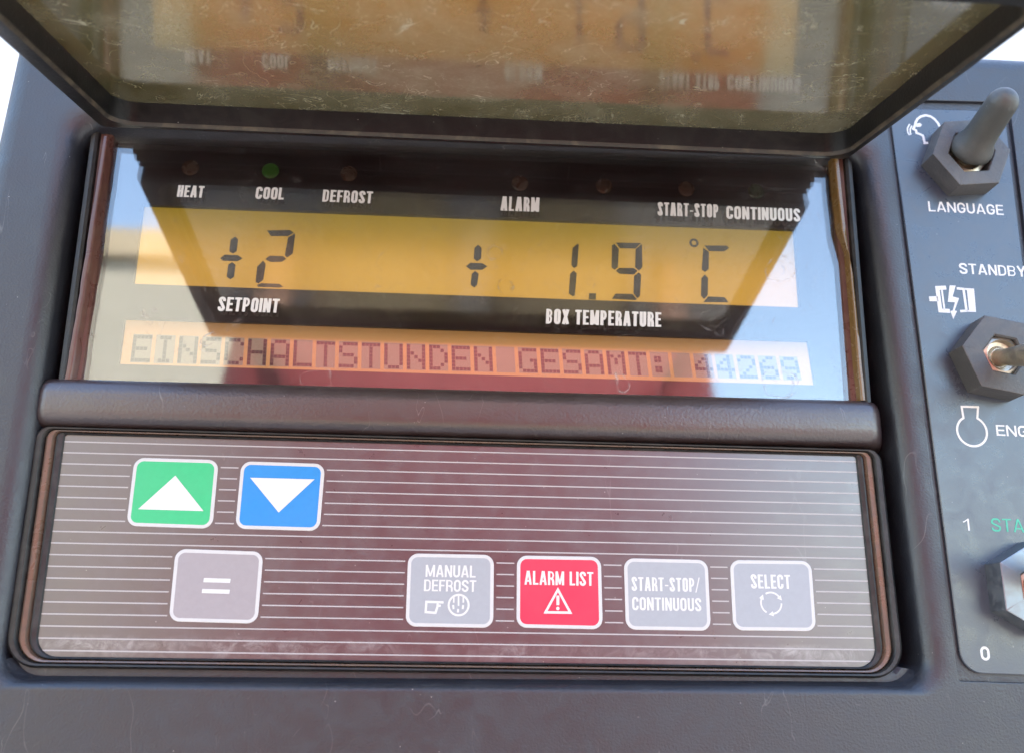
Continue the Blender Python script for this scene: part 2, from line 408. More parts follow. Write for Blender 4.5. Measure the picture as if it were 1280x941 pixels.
M['lidframe'] = plastic('black lid frame', (.010, .010, .010), .36, .3, 2000, .10, (.16, .14, .10), spec=.28)
M['edge'] = plastic('chafed lid edge', (.05, .042, .034), .5, .3, 1500, .7, (.20, .16, .10), spec=.4)
M['white'] = ink('white print', (.70, .68, .65))
M['line'] = ink('pale pinstripe print', (.44, .41, .40))
M['border'] = ink('key border print', (.60, .58, .56))
M['greyink'] = ink('grey key face', (.36, .37, .39))
M['pinkgrey'] = ink('pale key face', (.345, .305, .31))
M['green'] = ink('green key face', (.04, .48, .19))
M['blue'] = ink('blue key face', (.015, .24, .60))
M['red'] = ink('red key face', (.68, .025, .07))
M['greentext'] = ink('green print', (.06, .45, .28))
M['black'] = ink('lcd segment', (.012, .012, .010), .5, .1)
M['pixel'] = ink('dot matrix pixel', (.022, .014, .014), .6, .1)
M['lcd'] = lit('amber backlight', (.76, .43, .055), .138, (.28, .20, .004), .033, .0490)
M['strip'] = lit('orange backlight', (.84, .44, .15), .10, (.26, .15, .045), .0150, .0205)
M['cell'] = lit('dot cell backlight', (.44, .36, .25), .085)
M['ledg'] = lit('green lamp', (.10, .40, .03), .008)
M['ledo'] = plastic('dull brown lamp', (.085, .048, .028), .25, 0, 900, .2, speck=False)
M['ledd'] = plastic('unlit green lamp', (.03, .06, .022), .25, 0, 900, .2, speck=False)
M['window'] = pane_material('scuffed display window', (.95, .93, .92), .080, .034, .024, (.46, .42, .40), .22, .5, smear=.03)
M['lidpane'] = pane_material('smoked lid pane', (.10, .085, .05), .24, .10, .36, (.52, .49, .36), .80, 0, body=(.135, .105, .02), bodyfac=.7, grainy=.25, smear=.20)
M['brass'] = metal('tarnished brass', (.50, .42, .33), .32, (.20, .13, .08), .55)
M['nutmetal'] = metal('zinc plated nut', (.24, .27, .30), .42, (.22, .21, .20), .45)
M['steel'] = metal('dull steel lever', (.55, .50, .40), .38, (.30, .24, .13), .6)
M['bright'] = metal('bright steel', (.8, .78, .75), .2, (.5, .35, .2), .3)

def tag(o, label=None, cat=None, group=None, kind=None):
    if label: o['label'] = label
    if cat: o['category'] = cat
    if group: o['group'] = group
    if kind: o['kind'] = kind
    return o

# ------------------------------------------------------------------ surroundings seen in the reflections
def world_box(name, x0, x1, y0, y1, z0, z1, mat, parent=None):
    bm = bmesh.new(); bmesh.ops.create_cube(bm, size=1)
    for v in bm.verts: v.co = Vector((x0 + (v.co.x + .5) * (x1 - x0), y0 + (v.co.y + .5) * (y1 - y0), z0 + (v.co.z + .5) * (z1 - z0)))
    me = bpy.data.meshes.new(name); bm.to_mesh(me); bm.free(); me.materials.append(mat)
    o = bpy.data.objects.new(name, me); COL.objects.link(o)
    if parent: o.parent = parent
    return o
def simple(name, a, bcol, scale, rough=.8):
    mt, n, l, b = newmat(name)
    tc = n.new('ShaderNodeTexCoord'); x = noise(n, l, scale, 6, .65, .2, tc.outputs['Object'])
    l.new(mixc(n, l, x.outputs['Fac'], a, bcol), b.inputs['Base Color']); b.inputs['Roughness'].default_value = rough
    return mt
ground_m = simple('concrete yard', (.16, .155, .14), (.22, .21, .19), 8)
me = bpy.data.meshes.new('ground'); me.from_pydata([(-600, -600, 0), (600, -600, 0), (600, 600, 0), (-600, 600, 0)], [], [(0, 1, 2, 3)]); me.materials.append(ground_m)
g = bpy.data.objects.new('ground', me); COL.objects.link(g); tag(g, kind='structure')

wall_m = simple('cream render', (.30, .285, .225), (.38, .36, .29), 1.5)
trim_m = simple('pale roof trim', (.34, .28, .18), (.40, .33, .22), 3)
gl_m = simple('dark window glass', (.03, .035, .04), (.05, .055, .06), 2, .15)
wh = bpy.data.objects.new('warehouse', None); COL.objects.link(wh); wh.location = (-9, -9, 0)
tag(wh, 'cream rendered building facing the panel, mirrored in the left of the display window', 'building')
world_box('wall', -9, 6.7, -6, 0, 0, 5.0, wall_m, wh)
world_box('roof_trim', -9.1, 6.8, -6, .12, 5.003, 5.3, trim_m, wh)
for k in range(4): world_box('window', -7.4 + 3.4 * k, -6.1 + 3.4 * k, -.05, .02, 1.1, 2.5, gl_m, wh)
# painted casing added behind the panel, tall enough to shade lid and lever
case_m = simple('white casing paint', (.70, .68, .65), (.78, .77, .74), 12, .35)
uc = world_box('sun_shade_casing', -.62, .80, .0605, .55, .75, 1.57, case_m)
tag(uc, 'white painted casing added behind the black control panel to keep sun off its lid and lever', 'casing')
bv = uc.modifiers.new('bevel', 'BEVEL'); bv.width = .012; bv.segments = 4
# the photographer, whose red jacket tints the glossy plastic
def figure(name, joints, edges, mat, parent=None, sub=2):
    names = list(joints); me = bpy.data.meshes.new(name)
    me.from_pydata([joints[k][0] for k in names], [(names.index(a), names.index(b)) for a, b in edges], [])
    me.materials.append(mat)
    o = bpy.data.objects.new(name, me); COL.objects.link(o)
    sk = o.modifiers.new('skin', 'SKIN'); sk.use_smooth_shade = True
    for i, k in enumerate(names):
        r = joints[k][1]; me.skin_vertices[0].data[i].radius = r if isinstance(r, tuple) else (r, r)
    me.skin_vertices[0].data[0].use_root = True
    sb = o.modifiers.new('sub', 'SUBSURF'); sb.levels = sub; sb.render_levels = sub
    if parent: o.parent = parent
    return o
skin_m = simple('skin', (.50, .28, .20), (.58, .34, .25), 20, .5)
red_m = simple('red jacket cloth', (.14, .015, .016), (.20, .024, .025), 30, .8)
navy_m = simple('beige work trousers', (.26, .22, .14), (.33, .28, .18), 30, .9)
hair_m = simple('brown hair', (.03, .02, .012), (.06, .04, .025), 60, .6)
J = {'pelvis': ((0, 0, .93), (.15, .11)), 'waist': ((0, 0, 1.06), (.14, .10)), 'chest': ((0, .01, 1.28), (.165, .115)), 'collar': ((0, 0, 1.44), (.10, .08)), 'neck': ((0, .01, 1.53), .055), 'jaw': ((0, .035, 1.60), (.065, .075)), 'skull': ((0, .02, 1.70), (.078, .095)), 'crown': ((0, .01, 1.77), (.055, .07))}
E = [('pelvis', 'waist'), ('waist', 'chest'), ('chest', 'collar'), ('collar', 'neck'), ('neck', 'jaw'), ('jaw', 'skull'), ('skull', 'crown')]
for s_, sg in (('l', -1), ('r', 1)):
    J.update({'sh' + s_: ((.165 * sg, 0, 1.42), .062), 'el' + s_: ((.205 * sg, -.02, 1.14), .045), 'wr' + s_: ((.205 * sg, .08, .91), .03), 'pa' + s_: ((.205 * sg, .10, .84), (.018, .04)),
              'hp' + s_: ((.10 * sg, 0, .88), .095), 'kn' + s_: ((.11 * sg, .02, .48), .06), 'an' + s_: ((.115 * sg, -.01, .09), .04), 'to' + s_: ((.13 * sg, .16, .035), (.045, .03))})
    E += [('collar', 'sh' + s_), ('sh' + s_, 'el' + s_), ('el' + s_, 'wr' + s_), ('wr' + s_, 'pa' + s_), ('pelvis', 'hp' + s_), ('hp' + s_, 'kn' + s_), ('kn' + s_, 'an' + s_), ('an' + s_, 'to' + s_)]
    for q_, (dx, dz, L_) in enumerate(((-.028, 0, .062), (-.010, .0, .078), (.010, 0, .085), (.028, 0, .074))):
        J['f%d%s' % (q_, s_)] = ((  .205 * sg, .10 - dx, .80), .010); J['g%d%s' % (q_, s_)] = ((.20 * sg, .105 - dx, .80 - L_), .008)
        E += [('pa' + s_, 'f%d%s' % (q_, s_)), ('f%d%s' % (q_, s_), 'g%d%s' % (q_, s_))]
    J['th' + s_] = ((.19 * sg, .15, .80), .010); E.append(('pa' + s_, 'th' + s_))
person = figure('person', J, E, skin_m)
person.location = (.01, -.72, 0); person.scale = (1.08,) * 3; tag(person, 'person in a red jacket and beige trousers, mirrored as a red sheen in the display', 'person')
grow = lambda k, g: (J[k][0], tuple(x + g for x in J[k][1]) if isinstance(J[k][1], tuple) else J[k][1] + g)
jk = ['waist', 'chest', 'collar', 'shl', 'shr', 'ell', 'elr', 'wrl', 'wrr']
JJ = {k: grow(k, .022) for k in jk}; JJ['hem'] = ((0, 0, 1.05), (.168, .125)); JJ['waist'] = ((0, 0, 1.12), (.166, .122))

figure('jacket', JJ, [('hem', 'waist')] + [e for e in E if e[0] in JJ and e[1] in JJ], red_m, person)
tk = ['waist', 'pelvis', 'hpl', 'hpr', 'knl', 'knr', 'anl', 'anr']
figure('trousers', {k: grow(k, .016) for k in tk}, [e for e in E if e[0] in tk and e[1] in tk], navy_m, person)
hbm = bmesh.new(); bmesh.ops.create_icosphere(hbm, subdivisions=4, radius=1)
for v in hbm.verts: v.co = Vector((v.co.x * .092, v.co.y * .112 - .004, v.co.z * .115)) + Vector((0, .012, 1.715))
bmesh.ops.delete(hbm, geom=[v for v in hbm.verts if v.co.z < 1.735 + (v.co.y - .0) * .75 and v.co.y > -.07 or v.co.z < 1.66], context='VERTS')
hme = bpy.data.meshes.new('hair'); hbm.to_mesh(hme); hbm.free(); hme.materials.append(hair_m)
for p_ in hme.polygons: p_.use_smooth = True
ho = bpy.data.objects.new('hair', hme); COL.objects.link(ho); ho.parent = person

# ------------------------------------------------------------------ the controller
panel = bpy.data.objects.new('control_panel', None); COL.objects.link(panel)
panel.matrix_world = ROOT; panel.empty_display_size = .05
tag(panel, 'black refrigeration control panel with lit amber display, coloured keys and toggle switches', 'control panel')

# trough opening (edge of the moulded face), and switch plate recess
open_q = Q([(76, 130), (1098, 165), (1193, 856), (-34, 856)])
open_q[3] = P(-38, 860); open_q[2] = P(1190, 868)
OD = (1, 1, .42, 1)                          # shoulder width per edge: top, right, bottom, left
rec_q = Q([(1104, 124), (1262, 128), (1352, 856), (1198, 851)], 0)
face_q = Q([(14, 20), (1500, 62), (1700, 1400), (-300, 1400)], 0)
tl_, tr_ = P(22, 60), P(1268, 66)
face_q = [Vector((P(9, 100).x, tr_.y)), Vector((P(1600, 66).x, tr_.y)), Vector((P(1600, 66).x, P(640, 1250).y)), Vector((P(9, 100).x - 6, P(640, 1250).y))]

hb = MB()
fil = lambda q, r0, rad, depth, n=6, s=-1: [(rq(inset(q, s * -1 * 0 + (-1) * (rad * (1 - math.sin(a)))), r0 + rad * (1 - math.sin(a))), 0) for a in ()]
# outer edge of the face with a rounded corner going back
R = 5.0
outer = []
for k in range(7):
    a = math.pi / 2 * k / 6
    outer.append((rq(inset(face_q, R - R * math.sin(a)), 8 - 0), -R + R * math.cos(a)))
outer = [(rq(inset(face_q, R + .4), 8), 0.0)] + outer + [(rq(face_q, 8), -60)]
LO = hb.loft(outer, cap1=True)
# trough: rounded shoulder then wall then floor
RS = 3.2
tro = [(rq(inset(open_q, -.4), 6.4), 0.0)]
for k in range(7):
    a = math.pi / 2 * k / 6
    tro.append((rq(insetn(open_q, [RS * math.sin(a) * 1.35 * k for k in OD]), 6), -RS + RS * math.cos(a)))
tro.append((rq(insetn(open_q, [(RS * 1.35 + 1.2) * k for k in OD]), 6), -14.0))
tro.append((rq(insetn(open_q, [(RS * 1.35 + 1.7) * k for k in OD]), 5.6), -16.2))
tro.append((rq(insetn(open_q, [(RS * 1.35 + 2.7) * k for k in OD]), 5), -17))
LT = hb.loft(tro, cap1=True)
for L_ in LT:                                # the lower side is only a shallow sloping ledge
    for v_ in L_:
        if v_.co.y < -54.5: v_.co.z = max(v_.co.z, -4.6 + .0 * v_.co.y)
# recess of the switch plate
rcs = [(rq(inset(rec_q, -.25), .7, 3), 0.0), (rq(rec_q, .6, 3), -.08), (rq(inset(rec_q, .15), .6, 3), -1.0)]
LR = hb.loft(rcs, cap1=True)
hb.fill_holes([LO[0], LT[0], LR[0]])
hb.build('housing', M['housing'], panel, smooth=40)

# ---- switch plate
pl_q = inset(Q([(1112, 134), (1257, 138), (1343, 846), (1203.5, 841)], 0), .1)
pb = MB()
lp = rq(pl_q, 4.5)
pb.loft([(lp, -1.0), (lp, -.35), (rq(inset(pl_q, .2), 4.3), -.2)], cap1=True)
plate = pb.build('switch_plate', M['plate'], panel, smooth=30)
WP = -.16
def plate_legend(fn, name='legend', mat='white'):
    b = MB(); fn(b); return flat_up(b.build(name, M[mat], plate, normals=False))
plate_legend(lambda b: text_into(b, 'LANGUAGE', (1161, 264.5), (1255, 269.3), (1161.5, 252), WP, .17, gap=.12))
plate_legend(lambda b: text_into(b, 'STANDBY', (1199.7, 342.3), (1283, 346.5), (1200, 329.3), WP, .18, gap=.12))
plate_legend(lambda b: text_into(b, 'ENGINE', (1246, 544), (1318, 547), (1246, 530.5), WP, .18, gap=.12))
plate_legend(lambda b: text_into(b, '1', (1204, 662.5), (1212.5, 662.8), (1204, 647.5), WP, .15))
plate_legend(lambda b: text_into(b, '0', (1226.5, 824.5), (1238, 824.8), (1226.5, 807.5), WP, .19))
plate_legend(lambda b: text_into(b, 'START', (1240, 663.5), (1308, 666), (1240, 647.2), WP, .14, gap=.13), mat='greentext')
def head_icon(b):
    z = lambda pts: Q([(1130 + x / 5.88, 100 + y / 5.88) for x, y in pts], WP)
    b.stroke(z([(262, 345), (250, 320), (225, 290), (195, 270), (160, 262), (125, 270), (98, 290), (84, 318), (82, 335), (68, 362), (88, 372), (92, 392), (120, 402), (140, 412), (146, 440), (152, 466), (178, 464)]), .62, WP)
    b.poly(z([(92, 322), (118, 318), (132, 332), (122, 346), (98, 348), (82, 344)]), WP)
    b.stroke(z([(58, 338), (46, 362), (46, 390), (52, 404)]), .35, WP)
    b.stroke(z([(42, 326), (26, 356), (28, 388), (40, 408)]), .35, WP)
plate_legend(head_icon, 'talking_head_symbol')
def motor_icon(b):
    z = lambda pts: Q([(1130 + x / 4.707, 320 + y / 4.707) for x, y in pts], WP)
    b.poly(z([(147, 240), (198, 238), (204, 268), (150, 268)]), WP)
    b.stroke(z([(248, 188), (196, 190), (214, 322), (270, 325)]), 1.0, WP)
    b.stroke(z([(222, 196), (238, 318)]), .45, WP)
    b.stroke(z([(310, 192), (350, 196), (368, 324), (330, 326)]), .6, WP)
    b.poly(z([(350, 190), (412, 194), (424, 332), (366, 330), (364, 320), (382, 320), (370, 202), (352, 200)]), WP)
    b.poly(z([(376, 205), (404, 205), (416, 322), (390, 322)]), WP + .005)
    b.poly(z([(268, 175), (304, 176), (286, 240), (324, 250), (298, 322), (312, 326), (290, 374), (272, 326), (286, 322), (300, 274), (258, 272)]), WP + .01)
plate_legend(motor_icon, 'standby_motor_symbol')
def engine_icon(b):
    c = P(1215, 538.5, WP); r = 3.45
    pts = [c + Vector((math.sin(a), math.cos(a))) * r for a in [math.radians(28 + k * (304 / 36)) for k in range(37)]]
    pts = [P(1222.5, 508.3, WP)] + pts + [P(1202, 507.8, WP)]
    b.stroke(pts, .5, WP); b.stroke([P(1200.7, 507.9, WP), P(1223.9, 508.4, WP)], .5, WP + .005)
plate_legend(engine_icon, 'engine_symbol')

# ---- toggle switches: hexagonal nut, bushing, lever
def toggle(cx, cy, rot, booted, tilt, R=9.9, h=5.6, name='toggle_switch', label=None, mat='nut'):
    c = P(cx, cy, h) ; base = Vector((c.x, c.y))
    hexp = lambda r, n=6: [base + Vector((math.cos(math.radians(rot + 60 * k)), math.sin(math.radians(rot + 60 * k)))) * r for k in range(6)]
    ring = lambda r, N=36: [base + Vector((math.cos(math.radians(rot) + 2 * math.pi * k / N), math.sin(math.radians(rot) + 2 * math.pi * k / N))) * r for k in range(N)]
    def hexring(r, n=6, rad=.35):
        return rq(hexp(r)[::-1][::-1], rad, 5)
    b = MB()
    h36 = lambda r: hexring(r)
    L = [(h36(R), -.18), (h36(R), h - .35), (h36(R - .12), h - .1), (h36(R - .38), h)]
    rr = 5.7 if booted else 4.8
    N = len(L[0][0])
    # hole rim points aligned with the hex loop
    def rim(r):
        return [base + (p - base).normalized() * r for p in h36(R)]
    L += [(rim(rr + .35), h), (rim(rr), h - .3), (rim(rr - .2), .4)]
    b.loft(L, cap1=True)
    o = b.build(name, M[mat], panel, smooth=28)
    if label: o['label'] = label
    # bushing inside the nut
    b = MB()
    if booted:
        b.loft([(ring(4.9), .5), (ring(4.6), h - 2.2), (ring(3.6), h - 2.0), (ring(3.2), h - 3.6)], cap1=True)
        b.build('bushing', M['brass'], o, smooth=35)
    else:
        b.loft([(ring(4.7), .5), (ring(4.5), h - 1.0), (ring(3.7), h - .7), (ring(3.5), h - 2.2), (ring(2.5), h - 2.4), (ring(2.2), h - 3.2)], cap1=True)
        b.build('bushing', M['brass'], o, smooth=35)
    # lever along its own axis
    tx, ty = tilt
    ax = Vector((tx, ty, 1)).normalized()
    e1 = ax.cross(Vector((0, 1, 0))).normalized(); e2 = ax.cross(e1)
    def tube(prof, seg=28):
        mb = MB(); Ls = []
        o0 = Vector((base.x, base.y, h - 3.0))
        for d, r in prof:
            Ls.append([mb.v(o0 + ax * d + (e1 * math.cos(2 * math.pi * k / seg) + e2 * math.sin(2 * math.pi * k / seg)) * r) for k in range(seg)])
        for k in range(len(Ls) - 1): mb.bridge(Ls[k], Ls[k + 1])
        mb.face(Ls[-1]); mb.face(Ls[0][::-1]); return mb
    if booted:
        prof = [(1.4, 4.4), (1.9, 5.0), (3.0, 5.1), (4.4, 4.7), (6.0, 3.95), (8.5, 3.7), (12, 3.6), (16, 3.5)]
        prof += [(16 + 3.5 * math.sin(a), 3.5 * math.cos(a)) for a in [math.radians(x) for x in (15, 30, 45, 60, 72, 82, 88)]]
        tube(prof).build('lever', M['boot'], o, smooth=50)
        b2 = tube([(-.5, 2.0), (2.2, 1.8)]); b2.build('lever_root', M['bright'], o, smooth=50)
    else:
        prof = [(-.6, 2.1), (.4, 2.25), (1.4, 2.0), (3, 1.95), (6, 2.2), (10, 2.6), (15, 2.9), (18, 2.9)]
        prof += [(18 + 2.9 * math.sin(a), 2.9 * math.cos(a)) for a in [math.radians(x) for x in (15, 30, 45, 60, 75, 86)]]
        tube(prof).build('lever', M['steel'], o, smooth=50)
        tube([(-1.2, 2.9), (.2, 2.7), (.8, 2.2)]).build('lever_ball', M['bright'], o, smooth=50)
    return o
toggle(1215, 190, 6, True, (.09, .40), label='toggle switch with grey rubber booted lever above the word LANGUAGE')
toggle(1256, 443, 50, False, (.10, -.22), label='toggle switch with bare metal lever below the standby motor symbol')
toggle(1303, 733, 30, False, (-.1, .35), mat='nutmetal', label='toggle switch cut by the frame beside the green START lettering')

# ---- keypad
kq_out = Q([(45, 532), (1101, 561.5), (1132, 846), (2, 832)], -3)
WK = -4.4
SD = (1.5, 5.6, 2.0, 6.0)                    # rim width: top, right, bottom, left
def ko(f, r, g=0): return rq(insetn(kq_out, [d * f + g for d in SD]), [r - 3.6, r - 3.6, r, r])
kb = MB()
kb.loft([(ko(0, 6.6, -.5), -17), (ko(0, 6.6, -.3), -4.2), (ko(0, 6.4), -3.2), (ko(.10, 6.2), -2.8), (ko(.26, 5.8), -2.9), (ko(.34, 5.6), -3.6), (ko(.36, 5.6), -4.6)])
rim_ = kb.build('keypad_rim', M['rubber'], panel, smooth=40)
gb = MB()
gb.loft([(ko(.36, 5.5), -4.6), (ko(.38, 5.5), -3.6), (ko(.46, 5.3), -3.2), (ko(.60, 5.0), -3.35), (ko(.70, 4.8), -4.6)])
gb.build('seal', M['gasket'], rim_, smooth=40)
gb = MB()
gb.loft([(ko(.69, 4.8), -4.7), (ko(.72, 4.7), -3.8), (ko(.80, 4.5), -3.6), (ko(.94, 4.2), -3.9), (ko(1, 4.1), -4.7)])
gb.build('inner_lip', M['rubber'], rim_, smooth=40)

keys = [
 ('green', [(168.5, 571.5), (273.5, 574.5), (265.5, 660.5), (158, 656.8)], 'green key with white triangle pointing up'),
 ('blue', [(302, 576), (406.5, 579.3), (399.5, 663.3), (294, 660.3)], 'blue key with white triangle pointing down'),
 ('pinkgrey', [(219.8, 685.3), (329.3, 689), (322, 779), (211, 776)], 'pale grey key marked with an equals sign'),
 ('greyink', [(510.3, 691), (617.4, 693), (616.5, 784.3), (506.8, 782.3)], 'grey key lettered MANUAL DEFROST'),
 ('red', [(646.2, 693.6), (751, 695.4), (753.4, 786.2), (645.5, 783.8)], 'red key lettered ALARM LIST with warning triangle'),
 ('greyink', [(779.6, 697), (884.3, 699.3), (888.5, 788), (782.3, 786.3)], 'grey key lettered START-STOP/ CONTINUOUS'),
 ('greyink', [(912, 699.3), (1013.6, 700.5), (1020, 788.3), (916.4, 787.3)], 'grey key lettered SELECT with circling arrows'),
]
# film with printed white lines that stop short of the keys
fb = MB()
fl = ko(.9, 4.4)
fb.poly(fl, WK, 0)
v0 = P(75, 551.4, WK); v1 = P(42, 812.0, WK)
kqs = [Q(q, WK) for _, q, _ in keys]
def clip(poly, p, dirv, side=0):
    """parameter range in which the line p+t*dirv is inside poly"""
    ts = []
    for i in range(len(poly)):
        a, b = poly[i], poly[(i + 1) % len(poly)]
        e = b - a; den = dirv.x * e.y - dirv.y * e.x
        if abs(den) < 1e-9: continue
        t = ((a.x - p.x) * e.y - (a.y - p.y) * e.x) / den
        s = ((a.x - p.x) * dirv.y - (a.y - p.y) * dirv.x) / den
        if 0 <= s <= 1: ts.append(t)
    return (min(ts), max(ts)) if len(ts) >= 2 else None
ex = Vector((1, 0))
for k in range(19):
    p = v0.lerp(v1, k / 18)
    p = Vector((-300, p.y))
    rg = clip(fl, p, ex)
    if not rg: continue
    cuts = []
    for q in kqs:
        c = clip(rq(inset(q, -.35), 2.4), p, ex)
        if c: cuts.append((c[0] - .25, c[1] + .25))
    cuts.sort(); x = rg[0] + .3
    segs = []
    for a, b_ in cuts: segs.append((x, a)); x = b_
    segs.append((x, rg[1] - .3))
    for a, b_ in segs:
        if b_ - a > .3: fb.poly([Vector((-300 + a, p.y - .135)), Vector((-300 + b_, p.y - .135)), Vector((-300 + b_, p.y + .135)), Vector((-300 + a, p.y + .135))], WK + .03, 1)
keypad = flat_up(fb.build('keypad', [M['keypad'], M['line']], panel, normals=False))

def key(i):
    colr, q, lab = keys[i]
    uv = Q(q, WK); b = MB(); rr = 2.2
    b.loft([(rq(uv, rr), WK - .02), (rq(uv, rr), WK + .10), (rq(inset(uv, .10), rr - .1), WK + .17), (rq(inset(uv, .74), rr - .75), WK + .17)])
    b.poly(rq(inset(uv, .74), rr - .75), WK + .172, 1)
    o = b.build('key', [M['border'], M[colr]], panel, normals=True)
    o['label'] = lab
    return o
WL = WK + .21
def legend(parent, fn, mat='white'):
    b = MB(); fn(b); return flat_up(b.build('legend', M[mat], parent, normals=False))
ks = [key(i) for i in range(7)]
legend(ks[0], lambda b: b.poly(Q([(219.2, 593.9), (254.5, 638.2), (172.6, 635.8)], WL), WL))
legend(ks[1], lambda b: b.poly(Q([(312.8, 596.5), (393.2, 598.5), (348.3, 640)], WL), WL))
def eq(b):
    b.poly(Q([(255, 721.7), (288.4, 722.8), (287.6, 728), (254, 727)], WL), WL)
    b.poly(Q([(252.8, 735.4), (287.3, 736.4), (286.6, 741.6), (252.2, 740.6)], WL), WL)
legend(ks[2], eq)
def manual(b):
    text_into(b, 'MANUAL', (531.8, 720.3), (594.6, 721.3), (532.4, 705.3), WL, .17)
    text_into(b, 'DEFROST', (529.8, 738.2), (595.2, 739.2), (530.4, 723.6), WL, .17)
    z = lambda pts: Q([(500 + x / 8.557, 680 + y / 8.557) for x, y in pts], WL)
    b.stroke(z([(466, 618), (282, 612), (274, 722), (380, 730), (404, 652), (436, 654)]), .48, WL)
    b.stroke(z([(404, 618), (398, 660)]), .4, WL + .004)
    c = P(573.3, 755.6, WL)
    b.stroke([c + Vector((math.cos(t), math.sin(t))) * 2.12 for t in [2 * math.pi * k / 32 for k in range(32)]], .42, WL, closed=True)
    for a in ([(575, 560), (575, 622)], [(626, 545), (626, 655)], [(677, 560), (677, 622)]): b.stroke(z(a), .34, WL)
    for a in ([(568, 646), (573, 690)], [(676, 646), (670, 690)], [(622, 688), (620, 726)]): b.stroke(z(a), .40, WL)
legend(ks[3], manual)
def alarm(b):
    text_into(b, 'ALARM LIST', (655.6, 730), (741.8, 731.6), (656.5, 712.7), WL, .17)
    z = lambda pts: Q([(640 + x / 8.554, 680 + y / 8.554) for x, y in pts], WL)
    b.stroke(z([(491, 482), (358, 724), (624, 728)]), .5, WL, closed=True)
    b.stroke(z([(491, 545), (490, 648)]), .62, WL)
    b.circle(z([(490, 683)])[0], .36, WL)
legend(ks[4], alarm)
def ss(b):
    text_into(b, 'START-STOP/', (789.6, 737.6), (874.6, 739.2), (790, 720.4), WL, .17)
    text_into(b, 'CONTINUOUS', (790.4, 761.8), (876.9, 763.3), (790.8, 745.6), WL, .17)
legend(ks[5], ss)
def sel(b):
    text_into(b, 'SELECT', (939, 734.8), (988.5, 735.4), (939.5, 717.2), WL, .17)
    c = P(964, 753.2, WL); r = 2.25
    for a0 in (95, 215, 335):        # three arcs, clockwise heads
        pts = [c + Vector((math.cos(math.radians(a0 + 25 - t)), math.sin(math.radians(a0 + 25 - t)))) * r for t in range(0, 86, 6)]
        b.stroke(pts, .36, WL)
        e = pts[-1]; d = (pts[-1] - pts[-2]).normalized(); nn = Vector((-d.y, d.x))
        b.poly([e - d * .1 + nn * .55, e - d * .1 - nn * .55, e + d * .95], WL + .004)
legend(ks[6], sel)

# ---- bar between display and keypad
bq = Q([(46, 466), (1099, 494), (1106, 559.5), (40, 532.5)], -1.5)
bb = MB()
lv = bq[0].lerp(bq[3], .5); rv_ = bq[1].lerp(bq[2], .5)
hw = ((bq[0] - bq[3]).length + (bq[1] - bq[2]).length) / 4
ax2 = (rv_ - lv).normalized(); up2 = Vector((-ax2.y, ax2.x))
secs = []
prof = []
for k in range(25):
    a = math.pi * k / 24
    ca, sa = math.cos(a), math.sin(a)
    yy = math.copysign(abs(ca) ** .6, ca) * hw; zz = abs(sa) ** .36
    prof.append((yy, zz))
def section(s, e):
    p = lv + ax2 * s
    return [(p + up2 * y * (.94 + .06 * e), -16.5 + (15.3) * z * e) for y, z in prof]
Lb = (rv_ - lv).length
stations = [(-3.2, .50), (-2.2, .62), (-1.2, .78), (0, .90), (1.2, .97), (2.6, 1.0)] 
secs = [section(s, e) for s, e in stations] + [section(Lb * k / 12, 1) for k in range(1, 12)] + [section(Lb - s, e) for s, e in stations[::-1]]
vv = [[bb.v((p.x, p.y, w)) for p, w in s] for s in secs]
for i in range(len(vv) - 1):
    for j in range(len(prof) - 1): bb.face((vv[i][j], vv[i][j + 1], vv[i + 1][j + 1], vv[i + 1][j]))
bb.face(vv[0]); bb.face(vv[-1][::-1])
bb.build('cross_bar', M['bar'], panel, smooth=60)

# ---- display: mask with two apertures, lit screens behind, clear window in front
WO = -9.0
mask_q = Q([(122, 140), (1046, 160), (1078, 512), (86, 486)], WO)
up_q = Q([(178.5, 256), (993, 287.2), (1000, 384.6), (166, 355)], WO)
lo_q = Q([(156, 398.6), (1010, 427), (1018.5, 481.3), (148.5, 455)], WO)
db = MB()
Lm = db.loft([(rq(mask_q, 1), -16.6), (rq(mask_q, 1), WO)])
La = db.loft([(rq(up_q, .3, 3), WO), (rq(inset(up_q, .02), .3, 3), WO - 1.3)])
Lb_ = db.loft([(rq(lo_q, .2, 3), WO), (rq(inset(lo_q, .02), .2, 3), WO - .9)])
db.fill_holes([Lm[-1], La[0], Lb_[0]])
display = db.build('display', M['overlay'], panel)
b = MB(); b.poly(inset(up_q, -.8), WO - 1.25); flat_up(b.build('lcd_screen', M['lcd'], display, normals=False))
WS = WO - 1.18
z1 = lambda pts: Q([(680 + x / 4.923, 280 + y / 4.923) for x, y in pts], WS)
z2 = lambda pts: Q([(260 + x / 3.368, 270 + y / 3.368) for x, y in pts], WS)
def shrink(pts, d=.05): return pts
rd = MB()
for s in ([(115, 88), (127, 100), (121, 150), (105, 160), (89, 150), (95, 100)], [(50, 180), (70, 164), (125, 166), (146, 180), (125, 192), (65, 190)], [(102, 196), (116, 207), (110, 258), (94, 268), (78, 257), (85, 206)],
          [(248, 62), (345, 60), (362, 72), (338, 86), (265, 86)], [(366, 74), (367, 85), (357, 160), (332, 177), (323, 166), (337, 92)], [(240, 183), (260, 168), (316, 170), (330, 182), (310, 195), (262, 195)],
          [(232, 189), (243, 204), (233, 270), (212, 286), (200, 280), (207, 214)], [(205, 292), (225, 284), (300, 287), (318, 299), (300, 303), (212, 300)]):
    rd.poly(z2(s), WS)
flat_up(rd.build('setpoint_readout', M['black'], display, normals=False))
rd = MB()
